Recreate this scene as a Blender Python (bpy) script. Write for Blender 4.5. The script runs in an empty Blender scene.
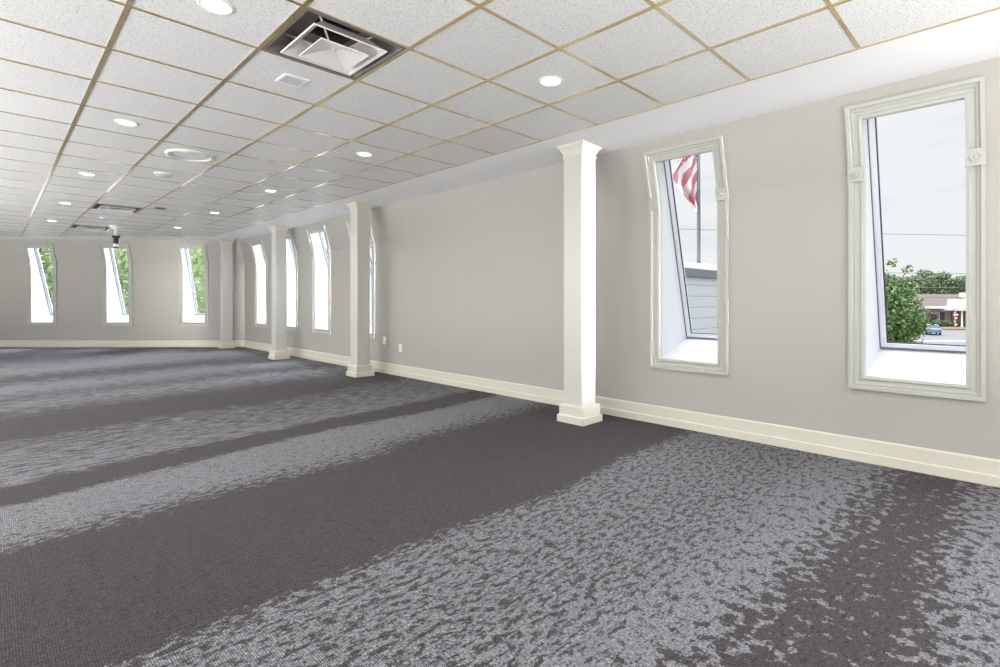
import bpy, bmesh, math, random
from mathutils import Vector, Matrix
random.seed(7)
sc = bpy.context.scene
COL = sc.collection
PI = math.pi

# ------------------------------------------------------------------ measured frame
F_PX, HORIZON, YAW = 518.49, 300.2, 0.7756
CX, CY, EYE = 0.2245*0.61, -4.0421*0.61, 1.8356*0.61
H = EYE + 2.347*0.61              # tile ceiling
XW = 7.3202*0.61                  # right wall plane
C_, S_ = math.cos(YAW), math.sin(YAW)
D_FAR = 12.40                     # far wall, distance straight ahead of the camera
TX, TY = 0.61, 0.61*0.9785        # ceiling tile pitch
XG, DG = 6*TX, 11.58              # where the tile grid stops (right wall side, far wall side)
KNEE, LEAN = 2.0, 0.27            # mansard: wall leans in above the knee
XL, YB = -4.0, -6.0               # unseen left and back walls

def at(d, lat, z):                # straight ahead d, sideways lat
    return Vector((CX + d*S_ + lat*C_, CY + d*C_ - lat*S_, z))

# ------------------------------------------------------------------ helpers
class MB:
    def __init__(self): self.v = []; self.f = []; self.m = []; self.s = []
    def add(self, vs, fs, mi=0, smooth=False):
        n = len(self.v); self.v += [tuple(p) for p in vs]
        for f in fs: self.f.append([i+n for i in f]); self.m.append(mi); self.s.append(smooth)
    def quad(self, a, b, c, d, mi=0): self.add([a, b, c, d], [(0, 1, 2, 3)], mi)
    def box(self, x0, x1, y0, y1, z0, z1, mi=0, M=None):
        vs = [Vector((x, y, z)) for z in (z0, z1) for y in (y0, y1) for x in (x0, x1)]
        if M is not None: vs = [M @ p for p in vs]
        self.add(vs, [(0,2,3,1),(4,5,7,6),(0,1,5,4),(2,6,7,3),(0,4,6,2),(1,3,7,5)], mi)
    def tube(self, pts, rads, n=8, mi=0, cap=True):
        pts = [Vector(p) for p in pts]; rings = []
        if not hasattr(rads, '__len__'): rads = [rads]*len(pts)
        vs = []
        for i, p in enumerate(pts):
            t = (pts[min(i+1, len(pts)-1)] - pts[max(i-1, 0)]).normalized()
            u = t.orthogonal().normalized() if i == 0 else (u - t*u.dot(t)).normalized()
            w = t.cross(u)
            for k in range(n):
                a = 2*PI*k/n; vs.append(p + (u*math.cos(a) + w*math.sin(a))*rads[i])
        fs = [(i*n+k, i*n+(k+1) % n, (i+1)*n+(k+1) % n, (i+1)*n+k) for i in range(len(pts)-1) for k in range(n)]
        if cap: fs += [tuple(range(n)), tuple(range((len(pts)-1)*n, len(pts)*n))]
        self.add(vs, fs, mi, True)
    def lathe(self, prof, n=32, mi=0, c=(0, 0, 0)):
        vs = [(c[0]+r*math.cos(2*PI*k/n), c[1]+r*math.sin(2*PI*k/n), c[2]+z) for r, z in prof for k in range(n)]
        fs = [(i*n+k, i*n+(k+1) % n, (i+1)*n+(k+1) % n, (i+1)*n+k) for i in range(len(prof)-1) for k in range(n)]
        self.add(vs, fs, mi, True)
    def sqloft(self, prof, mi=0, c=(0, 0)):      # square section: (half, z) rings
        vs = []
        for h, z in prof: vs += [(c[0]-h, c[1]-h, z), (c[0]+h, c[1]-h, z), (c[0]+h, c[1]+h, z), (c[0]-h, c[1]+h, z)]
        fs = [(i*4+k, i*4+(k+1) % 4, i*4+4+(k+1) % 4, i*4+4+k) for i in range(len(prof)-1) for k in range(4)]
        self.add(vs, fs, mi)
    def build(self, name, mat, parent=None, recalc=True, bevel=0):
        me = bpy.data.meshes.new(name); me.from_pydata(self.v, [], self.f)
        for m in (mat if isinstance(mat, (list, tuple)) else [mat]): me.materials.append(m)
        for p, mi, s in zip(me.polygons, self.m, self.s): p.material_index = mi; p.use_smooth = s
        if recalc:
            b = bmesh.new(); b.from_mesh(me); bmesh.ops.remove_doubles(b, verts=b.verts, dist=1e-5)
            bmesh.ops.recalc_face_normals(b, faces=b.faces); b.to_mesh(me); b.free()
        me.update()
        o = bpy.data.objects.new(name, me); COL.objects.link(o)
        if parent: o.parent = parent
        if bevel:
            bv = o.modifiers.new('bevel', 'BEVEL'); bv.width = bevel; bv.segments = 2; bv.limit_method = 'ANGLE'
        return o

def tag(o, label=None, cat=None, group=None, kind=None):
    if label: o['label'] = label
    if cat: o['category'] = cat
    if group: o['group'] = group
    if kind: o['kind'] = kind
    return o
def empty(name, loc=(0, 0, 0), rz=0, **k):
    o = bpy.data.objects.new(name, None); o.empty_display_size = .1; o.location = loc; o.rotation_euler = (0, 0, rz)
    COL.objects.link(o); return tag(o, **k)
def kids(o): return [c for c in bpy.data.objects if c.parent == o]
def copy_tree(o, loc, label, rz=None):
    r = o.copy(); COL.objects.link(r); r.location = loc; r['label'] = label
    if rz is not None: r.rotation_euler = (0, 0, rz)
    for ch in kids(o):
        c = ch.copy(); COL.objects.link(c); c.parent = r
        for g in kids(ch):
            d = g.copy(); COL.objects.link(d); d.parent = c
    return r

# ------------------------------------------------------------------ materials
def new_mat(name):
    m = bpy.data.materials.new(name); m.use_nodes = True; nt = m.node_tree
    return m, nt, nt.nodes, nt.links, nt.nodes['Principled BSDF']
def node(nt, t, **k):
    n = nt.nodes.new(t)
    for a, b in k.items(): setattr(n, a, b)
    return n
def math_(nt, op, a, b=None, c=None, clamp=False):
    n = nt.nodes.new('ShaderNodeMath'); n.operation = op; n.use_clamp = clamp
    for i, x in enumerate((a, b, c)):
        if x is None: continue
        if isinstance(x, (int, float)): n.inputs[i].default_value = x
        else: nt.links.new(x, n.inputs[i])
    return n.outputs[0]
def mixc(nt, fac, a, b, blend='MIX'):
    n = nt.nodes.new('ShaderNodeMix'); n.data_type = 'RGBA'; n.blend_type = blend
    for i, x in ((0, fac), (6, a), (7, b)):
        if isinstance(x, (int, float)): n.inputs[i].default_value = x
        elif isinstance(x, tuple): n.inputs[i].default_value = (*x, 1) if len(x) == 3 else x
        else: nt.links.new(x, n.inputs[i])
    return n.outputs[2]
def noise(nt, vec, scale, detail=2, rough=.5):
    n = nt.nodes.new('ShaderNodeTexNoise'); n.inputs['Scale'].default_value = scale
    n.inputs['Detail'].default_value = detail; n.inputs['Roughness'].default_value = rough
    if vec is not None: nt.links.new(vec, n.inputs['Vector'])
    return n.outputs['Fac']
def wpos(nt, scale=None):
    g = nt.nodes.new('ShaderNodeNewGeometry').outputs['Position']
    if scale is None: return g
    m = nt.nodes.new('ShaderNodeVectorMath'); m.operation = 'MULTIPLY'; m.inputs[1].default_value = scale
    nt.links.new(g, m.inputs[0]); return m.outputs[0]
def opos(nt): return nt.nodes.new('ShaderNodeTexCoord').outputs['Object']
def bump(nt, b, h, strength, dist):
    n = nt.nodes.new('ShaderNodeBump'); n.inputs['Strength'].default_value = strength; n.inputs['Distance'].default_value = dist
    nt.links.new(h, n.inputs['Height']); nt.links.new(n.outputs[0], b.inputs['Normal'])
def paint(name, col, rough=.5, var=.04, scale=6, bumpy=0, bscale=120, metallic=0, spec=.5):
    m, nt, N, L, b = new_mat(name)
    p = opos(nt); f = noise(nt, p, scale, 3)
    hi = tuple(min(1, x*(1+var)) for x in col); lo = tuple(x*(1-var) for x in col)
    L.new(mixc(nt, f, lo, hi), b.inputs['Base Color'])
    b.inputs['Roughness'].default_value = rough; b.inputs['Metallic'].default_value = metallic
    b.inputs['Specular IOR Level'].default_value = spec
    if bumpy: bump(nt, b, noise(nt, p, bscale, 3), bumpy, .002)
    return m

M = {}
M['trim'] = paint('casing_paint', (.50, .507, .47), .6, .03, 5, spec=.25)
M['base'] = paint('baseboard_paint', (.69, .67, .58), .35, .03, 4)
M['column'] = paint('column_paint', (.62, .61, .575), .42, .02, 4, .08, 200)
M['reveal'] = paint('reveal_paint', (.66, .68, .72), .5, .02, 5)
M['soffit'] = paint('soffit_paint', (.88, .885, .90), .55, .02, 3, .05, 60)
M['sash'] = paint('sash_paint', (.70, .72, .78), .35, .03, 8)
M['gasket'] = paint('gasket_rubber', (.035, .037, .045), .6, .2, 20)
M['gap_shade'] = paint('gap_shade_line', (.10, .10, .11), .7, .3, 30)  # dark tone painting the shadow gap round the sash
M['white'] = paint('white_enamel', (.82, .82, .80), .35, .02, 8)
M['greymetal'] = paint('duct_metal', (.17, .155, .145), .5, .35, 5)
M['louvre'] = paint('louvre_enamel', (.76, .75, .73), .35, .05, 8)
M['black'] = paint('black_plastic', (.012, .012, .013), .4, .1, 20)
M['duct'] = paint('duct_dark', (.02, .02, .02), .8, .2, 20)
M['lens_dull'] = paint('frosted_lens', (.62, .63, .68), .18, .04, 8)
M['plate'] = paint('plate_plastic', (.84, .83, .79), .35, .02, 10)

# wall paint with a fine woven wallcovering grain
def wall_mat():
    m, nt, N, L, b = new_mat('wall_covering')
    p = wpos(nt)
    big = noise(nt, p, .9, 3)
    weave = noise(nt, wpos(nt, (40, 40, 260)), 1, 2); weave2 = noise(nt, wpos(nt, (260, 260, 30)), 1, 2)
    c = mixc(nt, big, (.432, .413, .383), (.468, .447, .417))
    g = math_(nt, 'ADD', weave, weave2)
    c = mixc(nt, math_(nt, 'MULTIPLY', g, .10), c, (.40, .38, .36))
    L.new(c, b.inputs['Base Color']); b.inputs['Roughness'].default_value = .55
    bump(nt, b, g, .12, .002)
    return m
M['wall'] = wall_mat()

def tile_mat():
    m, nt, N, L, b = new_mat('acoustic_tile')
    p = wpos(nt)
    n1 = noise(nt, wpos(nt, (1, 1.25, 1)), 85, 3, .65); n2 = noise(nt, p, 190, 2, .6)
    r = nt.nodes.new('ShaderNodeMapRange'); r.inputs[1].default_value = .555; r.inputs[2].default_value = .64
    L.new(n1, r.inputs[0])
    r2 = nt.nodes.new('ShaderNodeMapRange'); r2.inputs[1].default_value = .57; r2.inputs[2].default_value = .66
    L.new(n2, r2.inputs[0])
    f = math_(nt, 'MAXIMUM', math_(nt, 'MULTIPLY', r.outputs[0], .75), math_(nt, 'MULTIPLY', r2.outputs[0], .45))
    # each lay-in tile differs a little in whiteness
    w = nt.nodes.new('ShaderNodeTexWhiteNoise'); w.noise_dimensions = '2D'
    fl = nt.nodes.new('ShaderNodeVectorMath'); fl.operation = 'FLOOR'; L.new(wpos(nt, (1/TX, 1/TY, 0)), fl.inputs[0])
    L.new(fl.outputs[0], w.inputs['Vector'])
    base = mixc(nt, w.outputs['Value'], (.765, .77, .765), (.83, .83, .825))
    L.new(mixc(nt, f, base, (.34, .345, .36)), b.inputs['Base Color'])
    b.inputs['Roughness'].default_value = .45
    bump(nt, b, math_(nt, 'SUBTRACT', 1, f), .35, .002)
    return m
M['tile'] = tile_mat()

def brass_mat():
    m, nt, N, L, b = new_mat('brass_tee')
    f = noise(nt, wpos(nt), 3.0, 4, .6)
    L.new(mixc(nt, f, (.58, .45, .24), (.82, .70, .46)), b.inputs['Base Color'])
    b.inputs['Metallic'].default_value = .75; b.inputs['Roughness'].default_value = .15
    return m
M['brass'] = brass_mat()

def glass_mat():
    m, nt, N, L, b = new_mat('window_glass')
    N.remove(b)
    t = nt.nodes.new('ShaderNodeBsdfTransparent'); t.inputs[0].default_value = (.95, .965, .97, 1)
    g = nt.nodes.new('ShaderNodeBsdfGlossy'); g.inputs['Roughness'].default_value = .02
    fr = nt.nodes.new('ShaderNodeFresnel'); fr.inputs[0].default_value = 1.25
    x = nt.nodes.new('ShaderNodeMixShader'); L.new(math_(nt, 'MULTIPLY', fr.outputs[0], .06), x.inputs[0]); L.new(t.outputs[0], x.inputs[1]); L.new(g.outputs[0], x.inputs[2])
    L.new(x.outputs[0], N['Material Output'].inputs[0])
    return m
M['glass'] = glass_mat()

def lamp_mat(name, s, col=(1, .97, .92)):
    m, nt, N, L, b = new_mat(name)
    b.inputs['Emission Color'].default_value = (*col, 1); b.inputs['Emission Strength'].default_value = s
    return m
M['lamp'] = lamp_mat('lit_lamp', 7)

# broadloom carpet: charcoal ground, silver-blue flecks that gather into bands across the room
def carpet_mat():
    m, nt, N, L, b = new_mat('banded_carpet')
    p = wpos(nt)
    sx = nt.nodes.new('ShaderNodeSeparateXYZ'); L.new(p, sx.inputs[0]); X, Y = sx.outputs[0], sx.outputs[1]
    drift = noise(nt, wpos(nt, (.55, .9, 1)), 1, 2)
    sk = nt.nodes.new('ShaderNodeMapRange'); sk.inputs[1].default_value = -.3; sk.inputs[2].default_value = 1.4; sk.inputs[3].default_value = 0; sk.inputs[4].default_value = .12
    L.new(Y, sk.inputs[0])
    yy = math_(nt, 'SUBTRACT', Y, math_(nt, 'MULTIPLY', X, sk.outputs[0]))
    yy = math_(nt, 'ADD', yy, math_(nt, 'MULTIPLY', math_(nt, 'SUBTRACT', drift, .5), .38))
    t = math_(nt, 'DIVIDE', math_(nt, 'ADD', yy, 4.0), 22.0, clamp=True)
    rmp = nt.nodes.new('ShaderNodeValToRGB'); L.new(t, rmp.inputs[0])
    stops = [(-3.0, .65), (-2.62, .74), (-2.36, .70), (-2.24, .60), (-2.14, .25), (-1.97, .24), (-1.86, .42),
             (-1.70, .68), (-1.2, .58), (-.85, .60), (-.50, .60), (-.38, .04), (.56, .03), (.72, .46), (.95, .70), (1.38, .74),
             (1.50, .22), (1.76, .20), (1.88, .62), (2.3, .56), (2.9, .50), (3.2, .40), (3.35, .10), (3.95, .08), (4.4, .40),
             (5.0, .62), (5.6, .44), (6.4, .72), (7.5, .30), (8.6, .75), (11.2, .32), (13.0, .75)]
    cr = rmp.color_ramp; cr.interpolation = 'LINEAR'
    while len(cr.elements) < len(stops): cr.elements.new(.5)
    for e, (y, v) in zip(cr.elements, stops):
        e.position = (y+4)/22.0; e.color = (v, v, v, 1)
    D = rmp.outputs[0]
    nA = noise(nt, wpos(nt, (17, 36, 1)), 1, 5, .72)
    nB = noise(nt, wpos(nt, (20, 20, 1)), 1, 4, .55)
    nC = noise(nt, wpos(nt, (6, 34, 1)), 1, 5, .72)
    mf = nt.nodes.new('ShaderNodeMapRange'); mf.inputs[1].default_value = .4; mf.inputs[2].default_value = 2.2; L.new(yy, mf.inputs[0])
    nA = math_(nt, 'ADD', math_(nt, 'MULTIPLY', nA, math_(nt, 'SUBTRACT', 1, mf.outputs[0])), math_(nt, 'MULTIPLY', nC, mf.outputs[0]))
    mk = nt.nodes.new('ShaderNodeMapRange'); mk.inputs[1].default_value = -1.35; mk.inputs[2].default_value = -1.75; L.new(yy, mk.inputs[0])
    patch = math_(nt, 'ADD', math_(nt, 'MULTIPLY', nA, math_(nt, 'SUBTRACT', 1, mk.outputs[0])), math_(nt, 'MULTIPLY', nB, mk.outputs[0]))
    edge = noise(nt, wpos(nt, (85, 120, 1)), 1, 2)
    patch = math_(nt, 'ADD', patch, math_(nt, 'MULTIPLY', math_(nt, 'SUBTRACT', edge, .5), .20))
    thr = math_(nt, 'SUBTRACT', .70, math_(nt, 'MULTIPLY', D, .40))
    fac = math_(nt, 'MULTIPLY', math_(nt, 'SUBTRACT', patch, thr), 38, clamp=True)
    # ribs run along the room, loops across them
    rib = math_(nt, 'SINE', math_(nt, 'MULTIPLY', X, 2*PI/.0078))
    loop = noise(nt, wpos(nt, (120, 80, 1)), 1, 3, .7)
    streak = noise(nt, wpos(nt, (12, 70, 1)), 1, 3, .6)
    dark = mixc(nt, streak, (.027, .022, .027), (.069, .058, .069))
    lite = mixc(nt, loop, (.108, .112, .126), (.268, .276, .306))
    c = mixc(nt, fac, dark, lite)
    sp = nt.nodes.new('ShaderNodeMapRange'); sp.inputs[1].default_value = .36; sp.inputs[2].default_value = .64; sp.inputs[3].default_value = .42; sp.inputs[4].default_value = 1.42
    L.new(loop, sp.inputs[0])
    ribc = math_(nt, 'ADD', math_(nt, 'MULTIPLY', rib, .26), .95)
    g = math_(nt, 'MULTIPLY', sp.outputs[0], ribc)
    fl = nt.nodes.new('ShaderNodeMapRange'); fl.inputs[1].default_value = .56; fl.inputs[2].default_value = .64; fl.inputs[3].default_value = 1; fl.inputs[4].default_value = .35
    L.new(noise(nt, wpos(nt, (26, 66, 1)), 1, 3, .65), fl.inputs[0]); g = math_(nt, 'MULTIPLY', g, fl.outputs[0])
    cg = nt.nodes.new('ShaderNodeCombineColor'); [L.new(g, cg.inputs[i]) for i in range(3)]
    L.new(mixc(nt, 1.0, c, cg.outputs[0], 'MULTIPLY'), b.inputs['Base Color'])
    b.inputs['Roughness'].default_value = .92; b.inputs['Specular IOR Level'].default_value = .12
    b.inputs['Sheen Weight'].default_value = .10; b.inputs['Sheen Roughness'].default_value = .5
    bump(nt, b, math_(nt, 'ADD', math_(nt, 'MULTIPLY', rib, .4), math_(nt, 'MULTIPLY', loop, 1.6)), .7, .004)
    return m
M['carpet'] = carpet_mat()

# ------------------------------------------------------------------ room outline
def far_lat(x): return (x - CX - D_FAR*S_)/C_
LAT_CORNER, LAT_LEFT = far_lat(XW), far_lat(XL)
P_corner = at(D_FAR, LAT_CORNER, 0); P_left = at(D_FAR, LAT_LEFT, 0)
YC, YLF = P_corner.y, P_left.y

def r_map(a, d, z): return Vector((XW + d, -a, z))              # right wall, a grows to the viewer's right
def f_map(a, d, z): return at(D_FAR + d, a, z)                   # far wall
def l_map(a, d, z): return Vector((XL - d, a, z))                # left wall
def din(z): return -LEAN*max(0, z-KNEE)                          # inner face
def dout(z): return .545 - .277*(z-.755)                         # sloped outer face
SOF = [(-6.1, 2.535), (-2.35, 2.536), (-.8, 2.53), (.47, 2.524), (1.81, 2.520), (2.93, 2.527), (4.545, 2.532), (5.49, 2.526), (6.86, 2.520),
       (8.74, 2.535), (10.2, 2.545), (YC+.1, 2.547)]
def sof(y):
    for (a, p), (b, q) in zip(SOF, SOF[1:]):
        if a <= y <= b: return p + (q-p)*(y-a)/(b-a)
    return SOF[-1][1]
ZB, ZT = .594, 2.352                                             # opening, inside
ZBO, ZTO = .755, 2.475                                            # opening, outer frame
W_IN = .5225
SPL = .055                                                       # outer frame is set a little to the right
right_win = [('window_1', -1.931), ('window_2', -.387), ('window_3', 5.108), ('window_4', 6.611), ('window_5', 8.008), ('window_6', 9.591)]
far_win = [('window_7', -7.318), ('window_8', -9.136), ('window_9', -10.941)]
hidden_right = [('window_10', -3.47), ('window_11', -5.01)]
left_win = [('window_%d' % (12+i), y) for i, y in enumerate((-4.4, -2.9, -1.4, .1, 1.6, 3.1, 4.6, 6.1, 7.6, 9.1, 10.6, 12.1, 13.6, 15.1))]

def soft_din(a, z):                                             # the bend eases into a curve along the blank stretch
    y = -a; w = max(0, min(1, (y-.15)/.5, (4.1-y)/.7)); w = w*w*(3-2*w)
    t = max(0, min(1, (z-1.35)/1.25)); return din(z)*(1-w) - LEAN*.62*t**2.1*w
def wall_skin(name, mp, a0, a1, centres, top, extra=(), soft=None):
    ops = sorted((c-W_IN/2, c+W_IN/2) for c in centres)
    br = sorted(set([a0, a1] + [x for o in ops for x in o] + [e for e in extra if a0 < e < a1]))
    def skin(zb, zt, dfn, knee, zbase):
        m = MB()
        for p, q in zip(br, br[1:]):
            mid = (p+q)/2; hole = any(o[0] < mid < o[1] for o in ops)
            def strip(rows):
                for (r0, r1) in zip(rows, rows[1:]):
                    z = [r0(p), r0(q), r1(q), r1(p)]
                    g = soft_din if soft and knee else (lambda a, zz: dfn(zz))
                    m.add([mp(p, g(p, z[0]), z[0]), mp(q, g(q, z[1]), z[1]), mp(q, g(q, z[2]), z[2]), mp(p, g(p, z[3]), z[3])], [(0, 1, 2, 3)], 0, bool(soft and soft[0] <= mid <= soft[1]))
            k = lambda v: (lambda a: v)
            if hole:
                strip([k(zbase), k(zb)]); strip([k(zt), top])
            elif soft and knee and soft[0] <= mid <= soft[1]: strip([k(zbase)] + [k(1.35+.1*i) for i in range(11)] + [top])
            elif knee: strip([k(zbase), k(KNEE), top])
            else: strip([k(zbase), top])
        return m
    w = skin(ZB, ZT, din, True, 0)
    w = w.build(name, M['wall'], recalc=bool(soft))
    w['kind'] = 'structure'
    o = skin(ZBO, ZTO, dout, False, -.3).build('exterior_cladding', M['cladding'], w, recalc=False)
    return w

def clad_mat():
    m, nt, N, L, b = new_mat('white_lap_siding')
    sz = nt.nodes.new('ShaderNodeSeparateXYZ'); L.new(wpos(nt), sz.inputs[0])
    fr = math_(nt, 'FRACT', math_(nt, 'DIVIDE', sz.outputs[2], .24))
    line = math_(nt, 'LESS_THAN', fr, .07)
    n = noise(nt, wpos(nt, (1, 1, 6)), 2, 3)
    c = mixc(nt, n, (.47, .49, .54), (.52, .54, .59))
    L.new(mixc(nt, line, c, (.27, .29, .33)), b.inputs['Base Color']); b.inputs['Roughness'].default_value = .5
    bump(nt, b, fr, .5, .02)
    return m
M['cladding'] = clad_mat()

WALL_R = wall_skin('wall_right', r_map, -YC, 6.0, [-y for _, y in right_win + hidden_right], lambda a: sof(-a), [-y for y, _ in SOF] + [-4.1+.13*i for i in range(33)], (-4.1, -.05))
WALL_F = wall_skin('wall_far', f_map, LAT_LEFT-.0, LAT_CORNER, [a for _, a in far_win], lambda a: 2.545)
WALL_L = wall_skin('wall_left', l_map, YB, YLF, [y for _, y in left_win], lambda a: H)
m = MB(); m.quad((XL, YB, 0), (XW, YB, 0), (XW, YB, H), (XL, YB, H)); m.quad((XL, YB-.15, 0), (XW, YB-.15, 0), (XW, YB-.15, H), (XL, YB-.15, H))
WALL_B = m.build('wall_back', M['wall'], recalc=False); WALL_B['kind'] = 'structure'
tag(WALL_R, 'long warm grey wall with six leaning windows, right of the columns', 'wall')
tag(WALL_F, 'short warm grey end wall with three small bright windows', 'wall')
tag(WALL_L, 'warm grey wall out of view left of the carpet', 'wall')
tag(WALL_B, 'plain warm grey wall behind the viewer', 'wall')

# floor: one slab following the outline
def outline(z, inset=0): return [(XW, YB, z), (XW, YC, z), (XL, YLF, z), (XL, YB, z)]
m = MB(); m.add(outline(0) + outline(-.3), [(0, 1, 2, 3), (7, 6, 5, 4), (0, 4, 5, 1), (1, 5, 6, 2), (2, 6, 7, 3), (3, 7, 4, 0)])
FLOOR = m.build('floor', M['carpet']); tag(FLOOR, 'charcoal and silver banded broadloom carpet covering the whole floor', 'carpet', kind='structure')

# ------------------------------------------------------------------ ceiling
def x_at_depth(y, d): return CX + (d - (y-CY)*C_)/S_
def y_at_depth(x, d): return CY + (d - (x-CX)*S_)/C_
yg = y_at_depth(XG, DG); yl = y_at_depth(XL, DG)
m = MB(); m.add([(XL, YB, H), (XG, YB, H), (XG, yg, H), (XL, yl, H)], [(3, 2, 1, 0)])
# tiles, minus the three cells the air diffusers fill
cells = {(2, 0), (2, 12), (2, 17)}
m = MB()
xs = [XL] + [TX*i for i in range(math.ceil(XL/TX), 7)]
for xa, xb in zip(xs, xs[1:]):
    i = round((xb/TX)-1)
    js = sorted(j for (ci, j) in cells if ci == i)
    y = YB
    for j in js:
        m.add([(xa, y, H), (xa, j*TY, H), (xb, j*TY, H), (xb, y, H)], [(0, 1, 2, 3)]); y = (j+1)*TY
    m.add([(xa, y, H), (xa, y_at_depth(xa, DG), H), (xb, y_at_depth(xb, DG), H), (xb, y, H)], [(0, 1, 2, 3)])
CEIL = m.build('ceiling', M['tile'], recalc=False)
tag(CEIL, 'white speckled lay-in tile ceiling in a brass grid', 'ceiling', kind='structure')
# backing deck above so no light leaks in
m = MB(); m.add(outline(H+.35) + outline(H+.4), [(0, 1, 2, 3), (7, 6, 5, 4), (0, 4, 5, 1), (1, 5, 6, 2), (2, 6, 7, 3), (3, 7, 4, 0)])
m.build('deck', M['duct'], CEIL)
# brass tees
m = MB(); tw, tz0, tz1 = .012, H-.005, H+.001
for i in range(-6, 7):
    x = TX*i; xa, xb = x-tw, x+tw
    if i == 6: xa = x-.008; xb = x+.004
    m.add([(xx, yy, z) for z in (tz0, tz1) for xx, yy in ((xa, YB), (xb, YB), (xb, y_at_depth(xb, DG)), (xa, y_at_depth(xa, DG)))],
          [(0, 1, 2, 3), (7, 6, 5, 4), (0, 4, 5, 1), (2, 6, 7, 3), (1, 5, 6, 2), (3, 7, 4, 0)])
LONG = m.build('long_tee', M['brass'], CEIL)
m = MB()
for j in range(-10, 34):
    y = TY*j; xe = min(XG, x_at_depth(y, DG))
    if xe > XL+.1: m.box(XL, xe, y-tw*.8, y+tw*.8, tz0+.001, tz1)
CROSS = m.build('cross_tee', M['brass'], CEIL)
# plaster soffit round the edge
m = MB()
ys = sorted(set([YB] + [y for y, _ in SOF if YB < y < yg] + [.15+.13*i for i in range(31)] + [yg]))
def topx(y): return XW + soft_din(-y, sof(y))
for a, b in zip(ys, ys[1:]): m.quad((XG, a, H), (XG, b, H), (topx(b), b, sof(b)), (topx(a), a, sof(a)))
pc = Vector((XG, yg, H)); kx = topx(YC); p_in = f_map(LAT_CORNER, din(2.545), 2.545)
ycn = y_at_depth(kx, D_FAR+din(2.545))
m.add([(XG, yg, H), (topx(yg), yg, sof(yg)), (kx, ycn, 2.548)], [(0, 1, 2)])
a1 = (kx - CX - (D_FAR+din(2.545))*S_)/C_
lf = at(D_FAR+din(2.545), LAT_LEFT, 2.545); lg = Vector((XL, yl, H))
m.quad((XG, yg, H), (kx, ycn, 2.548), lf, lg)
SOFF = m.build('ceiling_soffit', M['soffit'], recalc=False); tag(SOFF, 'smooth white plaster soffit strip between tile grid and walls', 'soffit', kind='structure')

# ------------------------------------------------------------------ baseboards
def base_run(name, mp, a0, a1, label):
    prof = [(0, 0), (-.028, 0), (-.028, .060), (-.022, .066), (-.016, .066), (-.016, .150), (-.009, .160), (0, .160)]
    m = MB()
    for a in (a0, a1): m.v += [tuple(mp(a + (0), d, z)) for d, z in prof]
    n = len(prof)
    for i in range(n-1): m.f.append([i, i+1, n+i+1, n+i]); m.m.append(0); m.s.append(False)
    o = m.build(name, M['base'], recalc=False); return tag(o, label, 'baseboard', kind='structure')
base_run('baseboard_right', r_map, -YC+.01, 6.0, 'cream stepped baseboard along the long window wall')
base_run('baseboard_far', f_map, LAT_LEFT, LAT_CORNER-.01, 'cream stepped baseboard along the far end wall')
base_run('baseboard_left', l_map, YB, YLF, 'cream stepped baseboard along the unseen left wall')

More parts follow.
